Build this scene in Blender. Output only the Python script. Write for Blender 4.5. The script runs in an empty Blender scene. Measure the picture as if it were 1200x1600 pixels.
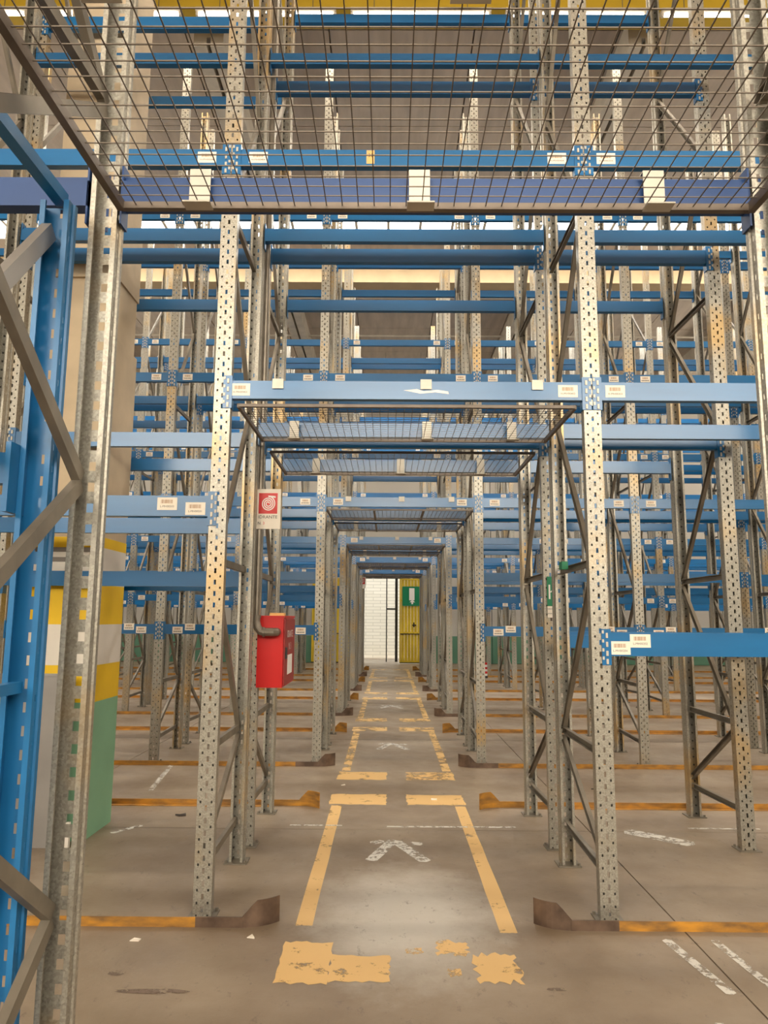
import bpy, bmesh, math, random
from mathutils import Vector, Matrix
random.seed(7)
SC = bpy.context.scene
COL = SC.collection

# ---------------------------------------------------------------- camera
PITCH, YAW, ROLL, FPX = 8.279, 0.337, 0.398, 1144.08
cd = bpy.data.cameras.new('camera'); cam = bpy.data.objects.new('camera', cd); COL.objects.link(cam)
cd.sensor_fit = 'VERTICAL'; cd.sensor_height = 36.0; cd.lens = 36.0 * FPX / 1600.0
cd.clip_start = 0.05; cd.clip_end = 200
cam.matrix_world = (Matrix.Translation((0, 0, 1.6)) @ Matrix.Rotation(math.radians(YAW), 4, 'Z')
                    @ Matrix.Rotation(math.radians(90 + PITCH), 4, 'X') @ Matrix.Rotation(math.radians(ROLL), 4, 'Z'))
SC.camera = cam

# ---------------------------------------------------------------- world, sun, lights, exposure
W = bpy.data.worlds.new('world'); SC.world = W; W.use_nodes = True
wb = W.node_tree.nodes['Background']; wb.inputs[0].default_value = (0.86, 0.93, 1.0, 1); wb.inputs[1].default_value = 2.6
sd = bpy.data.lights.new('sun', 'SUN'); sd.energy = 3.0; sd.angle = math.radians(2); sd.color = (1, .95, .86)
so = bpy.data.objects.new('sun', sd); COL.objects.link(so); so.rotation_euler = (math.radians(14), math.radians(12), 0)

def area(name, loc, rot, sx, sy, power, color):
    l = bpy.data.lights.new(name, 'AREA'); l.shape = 'RECTANGLE'; l.size = sx; l.size_y = sy
    l.energy = power; l.color = color
    o = bpy.data.objects.new(name, l); COL.objects.link(o); o.location = loc
    o.rotation_euler = [math.radians(a) for a in rot]
    return o
area('skylight_daylight', (1.5, 15.2, 10.30), (0, 0, 0), 26, 1.5, 750, (1.0, 0.96, 0.90))
area('rear_window_daylight', (0.5, -7.6, 5.9), (82, 0, 0), 18, 3.4, 900, (1.0, 0.88, 0.70))
area('left_added_fill', (-17.2, 15, 6.5), (0, -115, 0), 3, 26, 1400, (1.0, 0.90, 0.76))  # added fill aimed up at the ceiling, the left wall has no window
area('right_added_fill', (17.2, 15, 6.5), (0, 115, 0), 3, 26, 1400, (1.0, 0.90, 0.76))  # matching added fill on the right, that wall is solid too
for ly, lp in ((-2.6, 30), (7.55, 330), (11.75, 280), (20.2, 240), (24.6, 180)):
    area('added_hall_fill', (0.5, ly, 9.6), (0, 0, 0), 20, 0.3, lp, (1.0, 0.86, 0.68))  # added fill strips above the aisles, no fixtures hang at these spots
SC.view_settings.view_transform = 'Standard'; SC.view_settings.look = 'None'
SC.view_settings.gamma = 1; SC.view_settings.use_curve_mapping = False
SC.view_settings.exposure = 0.82
SC.cycles.max_bounces = 6; SC.cycles.diffuse_bounces = 4; SC.cycles.glossy_bounces = 3
SC.cycles.caustics_reflective = False; SC.cycles.caustics_refractive = False

# ---------------------------------------------------------------- materials
def mat(name, color, rough=.5, metal=0.0, noise=0.0, scale=20, color2=None, bump=0.0, emit=None, estr=0,
        stretch=(1, 1, 1), wscale=None, world=True, spec=.5):
    m = bpy.data.materials.new(name); m.use_nodes = True
    nt = m.node_tree; b = nt.nodes['Principled BSDF']
    b.inputs['Base Color'].default_value = (*color, 1); b.inputs['Roughness'].default_value = rough
    b.inputs['Metallic'].default_value = metal; b.inputs['Specular IOR Level'].default_value = spec
    if emit:
        b.inputs['Emission Color'].default_value = (*emit, 1); b.inputs['Emission Strength'].default_value = estr
    if noise or color2:
        if world:
            src = nt.nodes.new('ShaderNodeNewGeometry').outputs['Position']
        else:
            src = nt.nodes.new('ShaderNodeTexCoord').outputs['Object']
        mp = nt.nodes.new('ShaderNodeMapping'); mp.inputs['Scale'].default_value = stretch
        nt.links.new(src, mp.inputs[0])
        n = nt.nodes.new('ShaderNodeTexNoise'); n.inputs['Scale'].default_value = scale; n.inputs['Detail'].default_value = 5
        nt.links.new(mp.outputs[0], n.inputs['Vector'])
        r = nt.nodes.new('ShaderNodeValToRGB'); r.color_ramp.elements[0].position = .5 - .18; r.color_ramp.elements[1].position = .5 + .18
        c2 = color2 or tuple(c * (1 - noise) for c in color)
        r.color_ramp.elements[0].color = (*c2, 1); r.color_ramp.elements[1].color = (*color, 1)
        nt.links.new(n.outputs['Fac'], r.inputs[0]); nt.links.new(r.outputs[0], b.inputs['Base Color'])
        if bump:
            bp = nt.nodes.new('ShaderNodeBump'); bp.inputs['Strength'].default_value = bump; bp.inputs['Distance'].default_value = .01
            nt.links.new(n.outputs['Fac'], bp.inputs['Height']); nt.links.new(bp.outputs[0], b.inputs['Normal'])
    return m

def galv_material():
    m = bpy.data.materials.new('galvanised_steel'); m.use_nodes = True; nt = m.node_tree; b = nt.nodes['Principled BSDF']
    g = nt.nodes.new('ShaderNodeNewGeometry')
    v = nt.nodes.new('ShaderNodeTexVoronoi'); v.inputs['Scale'].default_value = 150
    nt.links.new(g.outputs['Position'], v.inputs['Vector'])
    r = nt.nodes.new('ShaderNodeValToRGB')
    r.color_ramp.elements[0].color = (.27, .255, .22, 1); r.color_ramp.elements[1].color = (.45, .43, .37, 1)
    nt.links.new(v.outputs['Color'], r.inputs[0])
    n = nt.nodes.new('ShaderNodeTexNoise'); n.inputs['Scale'].default_value = 1.7; n.inputs['Detail'].default_value = 6
    nt.links.new(g.outputs['Position'], n.inputs['Vector'])
    r2 = nt.nodes.new('ShaderNodeValToRGB'); r2.color_ramp.elements[0].position = .54; r2.color_ramp.elements[1].position = .68
    r2.color_ramp.elements[0].color = (0, 0, 0, 1); r2.color_ramp.elements[1].color = (.75, .75, .75, 1)
    nt.links.new(n.outputs['Fac'], r2.inputs[0])
    mx = nt.nodes.new('ShaderNodeMix'); mx.data_type = 'RGBA'
    nt.links.new(r2.outputs[0], mx.inputs[0]); nt.links.new(r.outputs[0], mx.inputs[6]); mx.inputs[7].default_value = (.5, .33, .13, 1)  # gold tint: warm reflections painted into the steel as noise patches
    nt.links.new(mx.outputs[2], b.inputs['Base Color'])
    b.inputs['Metallic'].default_value = .65; b.inputs['Roughness'].default_value = .42
    return m

def worn_paint(name, color, thr=.38, scale=5.0):
    m = bpy.data.materials.new(name); m.use_nodes = True; nt = m.node_tree; b = nt.nodes['Principled BSDF']
    out = nt.nodes['Material Output']; g = nt.nodes.new('ShaderNodeNewGeometry')
    n = nt.nodes.new('ShaderNodeTexNoise'); n.inputs['Scale'].default_value = scale; n.inputs['Detail'].default_value = 8; n.inputs['Roughness'].default_value = .75
    nt.links.new(g.outputs['Position'], n.inputs['Vector'])
    r = nt.nodes.new('ShaderNodeValToRGB'); r.color_ramp.elements[0].position = thr; r.color_ramp.elements[1].position = thr + .07
    nt.links.new(n.outputs['Fac'], r.inputs[0])
    t = nt.nodes.new('ShaderNodeBsdfTransparent'); mx = nt.nodes.new('ShaderNodeMixShader')
    nt.links.new(r.outputs[0], mx.inputs[0]); nt.links.new(t.outputs[0], mx.inputs[1]); nt.links.new(b.outputs[0], mx.inputs[2])
    nt.links.new(mx.outputs[0], out.inputs[0])
    b.inputs['Base Color'].default_value = (*color, 1); b.inputs['Roughness'].default_value = .5
    return m

def floor_material():
    m = bpy.data.materials.new('worn_concrete'); m.use_nodes = True; nt = m.node_tree; b = nt.nodes['Principled BSDF']
    L = nt.links.new; N = nt.nodes.new
    g = N('ShaderNodeNewGeometry')
    def noise(sc, det, stretch=(1, 1, 1), ro=.6):
        mp = N('ShaderNodeMapping'); mp.inputs['Scale'].default_value = stretch; L(g.outputs['Position'], mp.inputs[0])
        n = N('ShaderNodeTexNoise'); n.inputs['Scale'].default_value = sc; n.inputs['Detail'].default_value = det
        n.inputs['Roughness'].default_value = ro; L(mp.outputs[0], n.inputs['Vector']); return n.outputs['Fac']
    def ramp(s, p0, p1, c0, c1):
        r = N('ShaderNodeValToRGB'); e = r.color_ramp.elements; e[0].position = p0; e[1].position = p1
        e[0].color = (*c0, 1); e[1].color = (*c1, 1); L(s, r.inputs[0]); return r.outputs[0]
    def mix(f, a, bb):
        x = N('ShaderNodeMix'); x.data_type = 'RGBA'; L(f, x.inputs[0])
        L(a, x.inputs[6])
        if isinstance(bb, tuple): x.inputs[7].default_value = (*bb, 1)
        else: L(bb, x.inputs[7])
        return x.outputs[2]
    base = ramp(noise(.8, 7), .35, .65, (.18, .13, .085), (.30, .24, .175))
    # bright floor glare painted as a pale patch into the walkway colour
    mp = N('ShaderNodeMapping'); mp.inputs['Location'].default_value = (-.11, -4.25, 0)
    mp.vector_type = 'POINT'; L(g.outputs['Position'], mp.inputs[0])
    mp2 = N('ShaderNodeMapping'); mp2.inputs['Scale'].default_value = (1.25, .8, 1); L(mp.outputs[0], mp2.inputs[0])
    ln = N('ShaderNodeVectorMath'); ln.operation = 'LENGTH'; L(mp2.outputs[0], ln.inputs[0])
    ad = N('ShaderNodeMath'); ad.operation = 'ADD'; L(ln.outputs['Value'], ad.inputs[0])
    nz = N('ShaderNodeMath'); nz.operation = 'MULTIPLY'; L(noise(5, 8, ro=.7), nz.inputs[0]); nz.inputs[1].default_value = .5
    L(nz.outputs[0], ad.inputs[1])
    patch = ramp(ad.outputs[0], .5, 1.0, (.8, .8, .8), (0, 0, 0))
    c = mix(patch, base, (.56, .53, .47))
    spots = ramp(noise(14, 6, (1, .55, 1), .8), .34, .42, (1, 1, 1), (0, 0, 0))
    sm = N('ShaderNodeMath'); sm.operation = 'MULTIPLY'; L(spots, sm.inputs[0]); sm.inputs[1].default_value = .6
    c = mix(sm.outputs[0], c, (.13, .10, .08))
    L(c, b.inputs['Base Color'])
    rr = ramp(noise(2.2, 6), .3, .7, (.34, .34, .34), (.6, .6, .6)); L(rr, b.inputs['Roughness'])
    bp = N('ShaderNodeBump'); bp.inputs['Strength'].default_value = .25; bp.inputs['Distance'].default_value = .004
    L(noise(40, 6), bp.inputs['Height']); L(bp.outputs[0], b.inputs['Normal'])
    return m

def wall_material():
    m = bpy.data.materials.new('two_tone_wall_paint'); m.use_nodes = True; nt = m.node_tree; b = nt.nodes['Principled BSDF']
    g = nt.nodes.new('ShaderNodeNewGeometry'); s = nt.nodes.new('ShaderNodeSeparateXYZ'); nt.links.new(g.outputs['Position'], s.inputs[0])
    gt = nt.nodes.new('ShaderNodeMath'); gt.operation = 'GREATER_THAN'; gt.inputs[1].default_value = .98; nt.links.new(s.outputs[2], gt.inputs[0])
    mx = nt.nodes.new('ShaderNodeMix'); mx.data_type = 'RGBA'; nt.links.new(gt.outputs[0], mx.inputs[0])
    mx.inputs[6].default_value = (.10, .24, .16, 1); mx.inputs[7].default_value = (.46, .44, .40, 1)
    nt.links.new(mx.outputs[2], b.inputs['Base Color']); b.inputs['Roughness'].default_value = .7
    return m

M = {}
M['galv'] = galv_material()
M['dimple'] = mat('shaded_dimple_steel', (.07, .065, .055), .6, .3)  # shade inside the punched recesses, put into a dark base colour
M['brace'] = mat('weathered_brace_steel', (.25, .22, .175), .5, .45, noise=.35, scale=6)
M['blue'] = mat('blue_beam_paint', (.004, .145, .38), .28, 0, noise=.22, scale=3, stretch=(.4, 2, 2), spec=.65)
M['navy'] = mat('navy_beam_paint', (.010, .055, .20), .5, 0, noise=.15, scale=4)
M['bluepost'] = mat('bright_blue_paint', (.015, .17, .42), .38, 0, noise=.2, scale=5)
M['orange'] = mat('orange_rail_paint', (.58, .27, .03), .5, 0, color2=(.20, .105, .035), scale=7, stretch=(1, 1, 3), bump=.2)
M['rust'] = mat('rusty_bare_steel', (.21, .14, .10), .42, .5, color2=(.09, .06, .045), scale=9, bump=.3)
M['yellowp'] = worn_paint('worn_yellow_floor_paint', (.68, .44, .17), .36, 7)
M['yellowp2'] = worn_paint('very_worn_yellow_floor_paint', (.68, .44, .17), .44, 5)
M['whitep'] = worn_paint('worn_white_floor_paint', (.62, .60, .55), .44, 16)
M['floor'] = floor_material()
M['dark'] = mat('dark_joint', (.06, .05, .045), .9)
M['ceiling'] = mat('grey_concrete_slab', (.56, .475, .39), .85, 0, noise=.2, scale=2, stretch=(3, .5, 1))
M['concrete'] = mat('pale_concrete', (.58, .52, .43), .8, 0, noise=.2, scale=3, bump=.1)
M['column'] = mat('beige_column_render', (.56, .45, .31), .8, 0, noise=.2, scale=3, bump=.1)
M['cream'] = mat('cream_concrete', (.50, .36, .20), .75, 0, noise=.12, scale=3)
M['yellowbeam'] = mat('ochre_girder_paint', (.50, .33, .02), .5, 0, noise=.15, scale=2)
M['wall'] = wall_material()
M['wire'] = mat('dull_mesh_wire', (.16, .135, .11), .5, .5)
M['meshframe'] = mat('brown_grey_mesh_frame', (.19, .155, .125), .5, .4, noise=.3, scale=8)
M['clip'] = mat('grey_sheet_clip', (.56, .53, .46), .5, .35, noise=.15, scale=9)
M['paper'] = mat('off_white_label', (.86, .80, .70), .6)
M['ink'] = mat('black_print', (.03, .03, .03), .6)
M['barink'] = mat('brown_bar_print', (.42, .27, .16), .6)
M['red'] = mat('red_cabinet_paint', (.62, .012, .012), .35, 0, noise=.1, scale=4)
M['darkred'] = mat('dull_red_door_paint', (.30, .02, .018), .45)
M['white'] = mat('white_print', (.85, .83, .80), .5)
M['pipe'] = mat('grey_brown_pipe', (.25, .22, .18), .4, .6, noise=.3, scale=10)
M['green'] = mat('green_sign', (.0, .20, .085), .45)
M['greenpaint'] = mat('mint_green_paint', (.23, .46, .29), .6, 0, noise=.1, scale=4)
M['yellowpaint'] = mat('yellow_paint', (.85, .55, .012), .55, 0, noise=.08, scale=4)
M['whitepaint'] = mat('white_paint', (.74, .70, .63), .6, 0, noise=.08, scale=4)
M['greyband'] = mat('dark_grey_band', (.20, .18, .16), .7)
M['panelgrey'] = mat('brushed_grey_sheet', (.42, .41, .40), .38, .6, noise=.15, scale=3)
M['doory'] = mat('yellow_door_boards', (.70, .50, .02), .55, 0, noise=.25, scale=5, stretch=(1, 1, .4))
M['black'] = mat('black_steel', (.02, .018, .016), .5)
M['skyglass'] = mat('backlit_skylight', (.8, .8, .8), .4, emit=(1, .97, .93), estr=3.2)
M['tube'] = mat('glowing_tube', (.9, .9, .9), .4, emit=(1, .93, .82), estr=5)
M['deadtube'] = mat('unlit_tube', (.8, .76, .66), .4)
M['tag'] = mat('orange_card', (.85, .50, .18), .6)
M['wood'] = mat('brown_plank', (.20, .12, .07), .6, 0, noise=.3, scale=5, stretch=(4, 1, 4))
m = bpy.data.materials.new('white_block_wall'); m.use_nodes = True; M['blocks'] = m
nt = m.node_tree; bt = nt.nodes.new('ShaderNodeTexBrick'); tc = nt.nodes.new('ShaderNodeTexCoord')
mpp = nt.nodes.new('ShaderNodeMapping'); mpp.inputs['Rotation'].default_value = (math.radians(90), 0, 0)
nt.links.new(tc.outputs['Object'], mpp.inputs[0]); nt.links.new(mpp.outputs[0], bt.inputs[0])
bt.inputs['Color1'].default_value = (.78, .72, .62, 1); bt.inputs['Color2'].default_value = (.72, .66, .56, 1)
bt.inputs['Mortar'].default_value = (.55, .50, .42, 1); bt.inputs['Scale'].default_value = 1.0
bt.inputs['Brick Width'].default_value = .6; bt.inputs['Row Height'].default_value = .13; bt.inputs['Mortar Size'].default_value = .012
nt.links.new(bt.outputs[0], nt.nodes['Principled BSDF'].inputs['Base Color'])

# ---------------------------------------------------------------- helpers
class MB:
    def __init__(s): s.v = []; s.f = []; s.m = []; s.mats = []
    def mi(s, m):
        if m not in s.mats: s.mats.append(m)
        return s.mats.index(m)
    def add(s, vs, fs, m):
        k = len(s.v); i = s.mi(m); s.v += [tuple(p) for p in vs]
        for f in fs: s.f.append([a + k for a in f]); s.m.append(i)
    def box(s, x0, x1, y0, y1, z0, z1, m):
        s.add([(x0, y0, z0), (x1, y0, z0), (x1, y1, z0), (x0, y1, z0), (x0, y0, z1), (x1, y0, z1), (x1, y1, z1), (x0, y1, z1)],
              [(0, 3, 2, 1), (4, 5, 6, 7), (0, 1, 5, 4), (1, 2, 6, 5), (2, 3, 7, 6), (3, 0, 4, 7)], m)
    def bar(s, a, b, w, h, m, up=(0, 0, 1)):
        a = Vector(a); b = Vector(b); d = (b - a).normalized(); u = Vector(up)
        if abs(d.dot(u)) > .98: u = Vector((1, 0, 0))
        sd_ = d.cross(u).normalized(); u = sd_.cross(d).normalized()
        P = []
        for c in (a, b):
            for p, q in ((-1, -1), (1, -1), (1, 1), (-1, 1)): P.append(c + sd_ * p * w / 2 + u * q * h / 2)
        s.add(P, [(0, 3, 2, 1), (4, 5, 6, 7), (0, 1, 5, 4), (1, 2, 6, 5), (2, 3, 7, 6), (3, 0, 4, 7)], m)
    def channel(s, a, b, w, d, t, m, open_dir=(0, 0, 1)):
        # C section: a web w wide and two flanges d deep towards open_dir
        a = Vector(a); b = Vector(b); dr = (b - a).normalized(); o = Vector(open_dir)
        o = (o - dr * o.dot(dr)).normalized(); sd_ = dr.cross(o).normalized()
        pr = [(-w/2, 0), (w/2, 0), (w/2, d), (w/2 - t, d), (w/2 - t, t), (-w/2 + t, t), (-w/2 + t, d), (-w/2, d)]
        P = [c + sd_ * p + o * q for c in (a, b) for p, q in pr]; n = 8
        fs = [(i, (i + 1) % n, (i + 1) % n + n, i + n) for i in range(n)] + [(0, 7, 6, 5, 4, 1), (1, 4, 3, 2)]
        fs += [(8, 9, 12, 13, 14, 15), (9, 10, 11, 12)]
        s.add(P, fs, m)
    def tube(s, pts, r, m, n=10, caps=True):
        rings = []; pts = [Vector(p) for p in pts]; ref = None
        for i, p in enumerate(pts):
            d = (pts[min(i + 1, len(pts) - 1)] - pts[max(i - 1, 0)]).normalized()
            u = Vector((1, 0, 0)) if abs(d.x) < .9 else Vector((0, 0, 1))
            if ref is not None and (ref - d * ref.dot(d)).length > .1: u = ref
            u = (u - d * u.dot(d)).normalized(); ref = u; w = d.cross(u)
            rings.append([p + (u * math.cos(2 * math.pi * k / n) + w * math.sin(2 * math.pi * k / n)) * r for k in range(n)])
        vs = [q for R in rings for q in R]; fs = []
        for i in range(len(rings) - 1):
            for k in range(n): fs.append((i * n + k, i * n + (k + 1) % n, (i + 1) * n + (k + 1) % n, (i + 1) * n + k))
        if caps: fs += [tuple(range(n))[::-1], tuple(range((len(rings) - 1) * n, len(rings) * n))]
        s.add(vs, fs, m)
    def poly(s, pts, z, m):
        s.add([(x, y, z) for x, y in pts], [tuple(range(len(pts)))], m)
    def mesh(s, name):
        me = bpy.data.meshes.new(name); me.from_pydata(s.v, [], s.f)
        for mm in s.mats: me.materials.append(M[mm])
        me.polygons.foreach_set('material_index', s.m); me.update(); return me
    def build(s, name, parent=None, loc=(0, 0, 0)):
        return obj(name, s.mesh(name), parent, loc)

def obj(name, me, parent=None, loc=(0, 0, 0), rz=0):
    o = bpy.data.objects.new(name, me); COL.objects.link(o); o.location = loc; o.rotation_euler = (0, 0, rz)
    if parent is not None: o.parent = parent
    return o
def tag(o, label, cat, group=None, kind=None):
    if label: o['label'] = label
    if cat: o['category'] = cat
    if group: o['group'] = group
    if kind: o['kind'] = kind
    return o
def thing(name, label, cat, loc=(0, 0, 0), rz=0, group=None):
    o = obj(name, None, None, loc, rz); o.empty_display_size = .1; return tag(o, label, cat, group)
def struct(o): o['kind'] = 'structure'; return o

def text_mesh(s, size, mname, align='CENTER'):
    c = bpy.data.curves.new('t', 'FONT'); c.body = s; c.size = size; c.align_x = align; c.align_y = 'CENTER'; c.resolution_u = 2
    c.materials.append(M[mname])
    o = bpy.data.objects.new('t', c); COL.objects.link(o); bpy.context.view_layer.update()
    me = bpy.data.meshes.new_from_object(o.evaluated_get(bpy.context.evaluated_depsgraph_get()))
    bpy.data.objects.remove(o); bpy.data.curves.remove(c)
    if not me.materials: me.materials.append(M[mname])
    return me
def add_text(mb, s, size, mname, cx, cy, cz, align='CENTER', face='-Y', xs=1.0):
    me = text_mesh(s, size, mname, align)
    if face == '-Y': T = lambda v: (cx + v.x * xs, cy, cz + v.y)
    elif face == '+X': T = lambda v: (cx, cy + v.x * xs, cz + v.y)
    mb.add([T(v.co) for v in me.vertices], [tuple(p.vertices) for p in me.polygons], mname)
    bpy.data.meshes.remove(me)

# ================================================================ STRUCTURE
PER = 4.2
# floor
fb = MB(); fb.box(-18, 18, -10, 31, -.25, -.012, 'dark')
floor = struct(fb.build('floor'))
sx = [-16.4, -11.9, -7.4, -2.9, 1.555, 6.0, 10.5, 15.0]
sy = [-6.7 + PER * k for k in range(10)]
xs_ = [-18] + sx + [18]; ys_ = [-10] + [y for y in sy] + [31]
for i in range(len(xs_) - 1):
    for j in range(len(ys_) - 1):
        if ys_[j + 1] - ys_[j] < .1: continue
        s = MB(); g = .004
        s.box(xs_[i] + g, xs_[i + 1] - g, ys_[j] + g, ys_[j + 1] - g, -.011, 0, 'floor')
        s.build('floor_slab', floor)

def jag(x0, x1, y0, y1, a=.012, n=9):
    P = []
    for k in range(n + 1): P.append((x0 + (x1 - x0) * k / n, y0 + random.uniform(-a, a)))
    for k in range(1, n): P.append((x1 + random.uniform(-a, a) * .6, y0 + (y1 - y0) * k / n))
    for k in range(n + 1): P.append((x1 + (x0 - x1) * k / n, y1 + random.uniform(-a, a)))
    for k in range(1, n): P.append((x0 + random.uniform(-a, a) * .6, y1 + (y0 - y1) * k / n))
    return P
pz = [.0008]
def paint(pts, m, z=None, name='painted_line', label=None):
    pz[0] += .00002; b = MB(); b.poly(pts, pz[0], m); o = b.build(name, floor)
    if label: o['label'] = label
    return o
for k in range(0, 6):
    y = PER * k
    if k > 0:
        ya = 4.12 if k == 1 else y - .32
        paint(jag(-.475, -.385, ya, y + 2.42, .004), ('yellowp' if k < 2 else 'yellowp2')); paint(jag(.59, .68, (4.05 if k == 1 else y - .32), y + 2.42, .004), ('yellowp' if k < 2 else 'yellowp2'))
        paint(jag(-.50, .0, y + 2.46, y + 2.83, .014), ('yellowp' if k < 2 else 'yellowp2')); paint(jag(.18, .69, y + 2.46, y + 2.83, .014), ('yellowp' if k < 2 else 'yellowp2'))
        if k < 5: paint(jag(-.50, .0, y + 3.45, y + 3.82, .014), ('yellowp' if k < 2 else 'yellowp2')); paint(jag(.2, .69, y + 3.45, y + 3.82, .014), 'yellowp2')
paint(jag(-.50, -.26, 3.50, 3.92, .012), 'yellowp'); paint(jag(-.255, .02, 3.52, 3.78, .012), 'yellowp')
paint(jag(.42, .62, 3.53, 3.80, .03), 'yellowp'); paint(jag(.25, .40, 3.80, 3.95, .03), 'yellowp2')
paint(jag(.29, .345, 3.58, 3.65, .01), 'yellowp2'); paint(jag(.1, .18, 3.80, 3.86, .01), 'yellowp2')
def strip(a, b, w, m, **k):
    a = Vector(a); b = Vector(b); d = (b - a).normalized(); n = Vector((-d.y, d.x)) * w / 2
    paint([tuple(a - n), tuple(b - n), tuple(b + d * w * .25), tuple(b + n), tuple(a + n), tuple(a - d * w * .25)], m, **k)
for k in range(0, 3):
    y = PER * k; nm = dict(name='painted_figure', label='worn white walking figure painted between the yellow lines') if k == 0 else dict(name='painted_figure')
    strip((-.10, 5.18 + y), (.05, 5.62 + y), .085, 'whitep', **nm)
    strip((.26, 5.17 + y), (.07, 5.60 + y), .085, 'whitep', name='painted_figure')
    strip((-.10, 5.56 + y), (-.03, 5.60 + y), .07, 'whitep', name='painted_figure'); strip((.18, 5.56 + y), (.25, 5.54 + y), .07, 'whitep', name='painted_figure')
strip((0.0, 5.98), (1.0, 5.99), .035, 'whitep', name='chalk_streak'); strip((-.75, 6.0), (-.35, 6.0), .03, 'whitep', name='chalk_streak')
strip((1.42, 3.98), (1.50, 3.45), .05, 'whitep', name='chalk_streak'); strip((1.66, 3.98), (1.72, 3.40), .045, 'whitep', name='chalk_streak')
strip((1.33, 3.20), (1.42, 3.0), .06, 'whitep', name='chalk_streak')
strip((-2.2, 7.1), (-2.35, 8.3), .05, 'whitep', name='chalk_streak'); strip((1.85, 5.9), (2.2, 5.6), .14, 'whitep', name='chalk_streak')
strip((2.35, 6.0), (2.9, 6.0), .03, 'whitep', name='chalk_streak'); strip((-2.05, 5.75), (-1.9, 5.95), .05, 'whitep', name='chalk_streak')

M['stain'] = worn_paint('dark_floor_stain', (.15, .105, .075), .44, 14)
def blob(cx, cy, rx, ry):
    paint([(cx + rx * math.cos(a) * random.uniform(.85, 1.1), cy + ry * math.sin(a) * random.uniform(.85, 1.1)) for a in [i * math.pi / 8 for i in range(16)]], 'stain', name='floor_stain')
blob(-1.22, 3.58, .04, .025); blob(-1.0, 3.42, .17, .022); blob(.75, 3.47, .05, .015)
# ceiling with slabs, skylight
ZC = 10.4
cb = MB(); cb.box(-18, 18, -10, 14.3, ZC + .08, ZC + .4, 'ceiling'); cb.box(-18, 18, 16.2, 27.4, ZC + .08, ZC + .4, 'ceiling')
cb.box(-18, -9.5, 14.3, 16.2, ZC + .08, ZC + .4, 'ceiling'); cb.box(15, 18, 14.3, 16.2, ZC + .08, ZC + .4, 'ceiling')
ceiling = struct(cb.build('ceiling'))
slab_me = {}
def roof_slab(x0, x1, y0, y1):
    key = (round(x1 - x0, 3), round(y1 - y0, 3))
    if key not in slab_me:
        s = MB(); a, b_ = x1 - x0, y1 - y0; s.box(.012, a - .012, .012, b_ - .012, 0, .075, 'ceiling'); slab_me[key] = s.mesh('roof_slab')
    obj('roof_slab', slab_me[key], ceiling, (x0, y0, ZC + random.uniform(0, .006)))
yb = [7.6, 9.9, 12.1, 14.3]; yc = [17.4, 19.4, 21.4, 23.4, 25.4, 27.3]
for seq in (yb, yc):
    for j in range(len(seq) - 1):
        for i in range(-7, 8):
            roof_slab(-.94 + 2.2 * i, 1.26 + 2.2 * i, seq[j], seq[j + 1])
s = MB(); s.box(-18, 18, -10, 7.58, ZC, ZC + .08, 'ceiling'); s.build('roof_slab', ceiling)
# skylight panes
pane = MB(); pane.box(.03, .70, .04, 1.86, 0, .012, 'skyglass'); pme = pane.mesh('skylight_pane')
sk = struct(obj('window_1', None)); sk.location = (-9.5, 14.3, ZC + .06)
fr = MB()
for i in range(34):
    obj('skylight_pane', pme, sk, (.728 * i, 0, .01))
    fr.box(.728 * i - .03, .728 * i + .03, 0, 1.9, -.03, .05, 'concrete')
fr.box(0, 24.7, 0, .05, -.04, .06, 'concrete'); fr.box(0, 24.7, 1.85, 1.9, -.04, .06, 'concrete'); fr.build('glazing_bars', sk)
# roof beams
def roof_beam(x, y0, y1, w=.44):
    t = MB(); t.box(x - w/2, x - .03, y0, y1, 9.95, ZC, 'concrete'); t.box(x + .03, x + w/2, y0, y1, 9.95, ZC, 'concrete')
    t.box(x - .03, x + .03, y0, y1, 10.1, ZC, 'concrete'); o = t.build('roof_beam'); return struct(o)
for x in (-9.1, -2.7, 3.72, 10.1): roof_beam(x, 9.7, 12.2 if x == 3.72 else 14.25); roof_beam(x, 17.45, 27)
t = MB(); t.box(-18, 18, 17.0, 17.4, 9.78, 10.8, 'cream'); struct(t.build('trim_1'))
t = MB(); t.box(-17.35, 17.35, 9.15, 9.2, 9.95, 10.4, 'yellowbeam'); t.box(-17.35, 17.35, 9.0, 9.35, 9.93, 9.97, 'yellowbeam'); t.box(-17.35, 17.35, 9.0, 9.35, 10.36, 10.4, 'yellowbeam')
tag(t.build('crane_girder'), 'ochre yellow steel girder running across under the roof', 'girder')
# pipes under roof
for i, (y, z, r) in enumerate(((12.6, 10.2, .03), (21.5, 10.2, .03), (18.1, 9.9, .05))):
    t = MB(); t.tube([(-16, y, z), (16, y, z)], r, 'concrete', 8)
    tag(t.build('roof_pipe'), ['thin pale pipe under the roof in front of the skylight', 'thin pale pipe under the roof near the far wall',
        'thicker pale pipe behind the cream roof beam'][i], 'pipe', 'pipes under the roof')
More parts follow.
